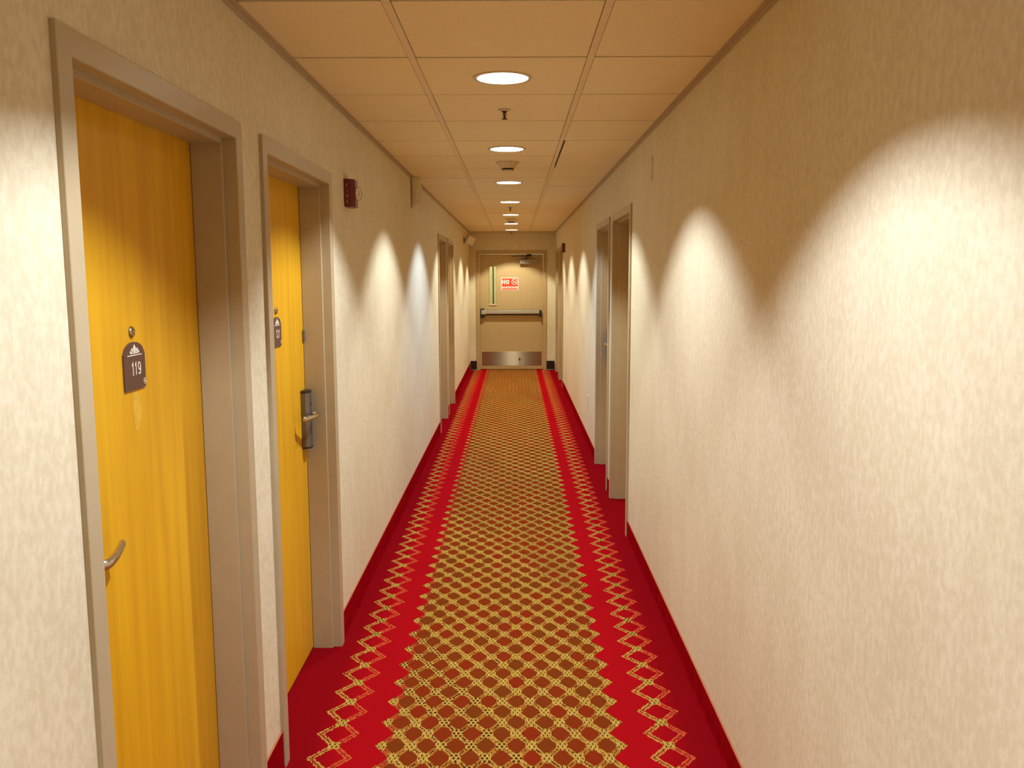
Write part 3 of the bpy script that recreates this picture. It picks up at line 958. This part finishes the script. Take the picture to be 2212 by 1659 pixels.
strobe('R', 12.36, 1.994, 'small dark red fire strobe on the far right wall above a door frame')

# ------------------------------------------------------------------ wall fittings
# outlet on the right wall
e = empty('wall_outlet', (XR, 8.45, 0.435), 'ivory electrical outlet low on the right wall past the doors', 'outlet')
pl_ = obj('cover_plate', boxm((XR - 0.005, 8.415, 0.378), (XR - 0.0003, 8.485, 0.492), 0.002), 'ivory', e)
for dz in (-0.024, 0.024):
    r_ = obj('receptacle', boxm((XR - 0.0075, 8.432, 0.435 + dz - 0.015), (XR - 0.0051, 8.468, 0.435 + dz + 0.015), 0.001), 'ivory', e)
    for dy in (-0.006, 0.006):
        obj('slot', boxm((XR - 0.0080, 8.45 + dy - 0.001, 0.435 + dz - 0.004), (XR - 0.0076, 8.45 + dy + 0.001, 0.435 + dz + 0.005)), 'black', r_)

# tilted box near the end of the left wall
e = empty('wall_speaker', (XL, 13.75, 2.22), 'small cream wall-mounted box tilted down near the end of the left wall', 'speaker')
obj('mount_plate', boxm((XL + 0.0003, 13.70, 2.17), (XL + 0.010, 13.80, 2.27), 0.002), 'dark_steel', e)
bm = bmesh.new(); tube(bm, [(XL + 0.010, 13.75, 2.22), (XL + 0.045, 13.74, 2.222)], 0.012, 12)
obj('bracket_arm', bm, 'dark_steel', e)
bm = bmesh.new(); box(bm, (-0.062, -0.05, -0.062), (0.062, 0.05, 0.062), 0.004)
rot = Matrix.Translation((XL + 0.098, 13.70, 2.222)) @ Matrix.Rotation(math.radians(25), 4, 'Z') @ Matrix.Rotation(math.radians(24), 4, 'Y') @ Matrix.Rotation(math.radians(14), 4, 'X')
bmesh.ops.transform(bm, matrix=rot, verts=bm.verts[:])
hb = obj('cabinet', bm, 'ivory', e)
bm = bmesh.new(); box(bm, (-0.054, -0.053, -0.054), (0.054, -0.0502, 0.054), 0.001)
bmesh.ops.transform(bm, matrix=rot, verts=bm.verts[:])
obj('front_panel', bm, 'ivory', e)

# loose wallpaper bulging off the left wall under the ceiling
e = empty('loose_wallpaper', (XL, 6.76, 2.20), 'strip of beige wallpaper bulging off the left wall just below the ceiling', 'wallpaper')
bm = bmesh.new()
NS, NT = 8, 16
def flap(s, t):
    pr = min(1.0, t / 0.12) ** 0.7 * (1.0 if t < 0.55 else 1.0 - 0.28 * ((t - 0.55) / 0.45) ** 2)
    out = 0.078 * pr * math.sin(s * PI * 0.5) ** 0.9
    return (XL + 0.0008 + out, 6.772 + 0.03 * s + 0.02 * s * s, 2.185 + t * 0.240)
G = [[bm.verts.new(flap(i / NS, j / NT)) for j in range(NT + 1)] for i in range(NS + 1)]
G2 = [[bm.verts.new(Vector(flap(i / NS, j / NT)) + Vector((0.0002, 0.0016, 0))) for j in range(NT + 1)] for i in range(NS + 1)]
for i in range(NS):
    for j in range(NT):
        bm.faces.new((G[i][j], G[i + 1][j], G[i + 1][j + 1], G[i][j + 1]))
        bm.faces.new((G2[i][j], G2[i][j + 1], G2[i + 1][j + 1], G2[i + 1][j]))
for j in range(NT):
    for q in (0, NS):
        bm.faces.new((G[q][j], G[q][j + 1], G2[q][j + 1], G2[q][j]))
for i in range(NS):
    for q in (0, NT):
        bm.faces.new((G[i][q], G[i + 1][q], G2[i + 1][q], G2[i][q]))
obj('paper_flap', bm, 'wallpaper', e, smooth=True)
bm = bmesh.new()
prism(bm, [(6.742, 2.405), (6.762, 2.407), (6.764, 2.30), (6.760, 2.175), (6.752, 2.182), (6.746, 2.30)], 0.0002, 0.0012, lambda y, z, h: (XL + h, y, z))  # flat dark strip stands in for the shadow inside the open seam
obj('seam_shadow', bm, 'plenum', e)['label'] = 'dark strip standing for the shadow in the open seam at the edge of the loose paper'
# curled seam on the right wall
e = empty('curled_seam', (XR, 4.62, 2.15), 'short curled wallpaper seam high on the right wall', 'wallpaper')
bm = bmesh.new()
prism(bm, [(0.0003, 4.600), (0.0060, 4.603), (0.0078, 4.609), (0.0070, 4.615), (0.0030, 4.622), (0.0003, 4.630)], 2.158, 2.283, lambda d, y, h: (XR - d, y, h))
obj('paper_edge', bm, 'wallpaper', e)
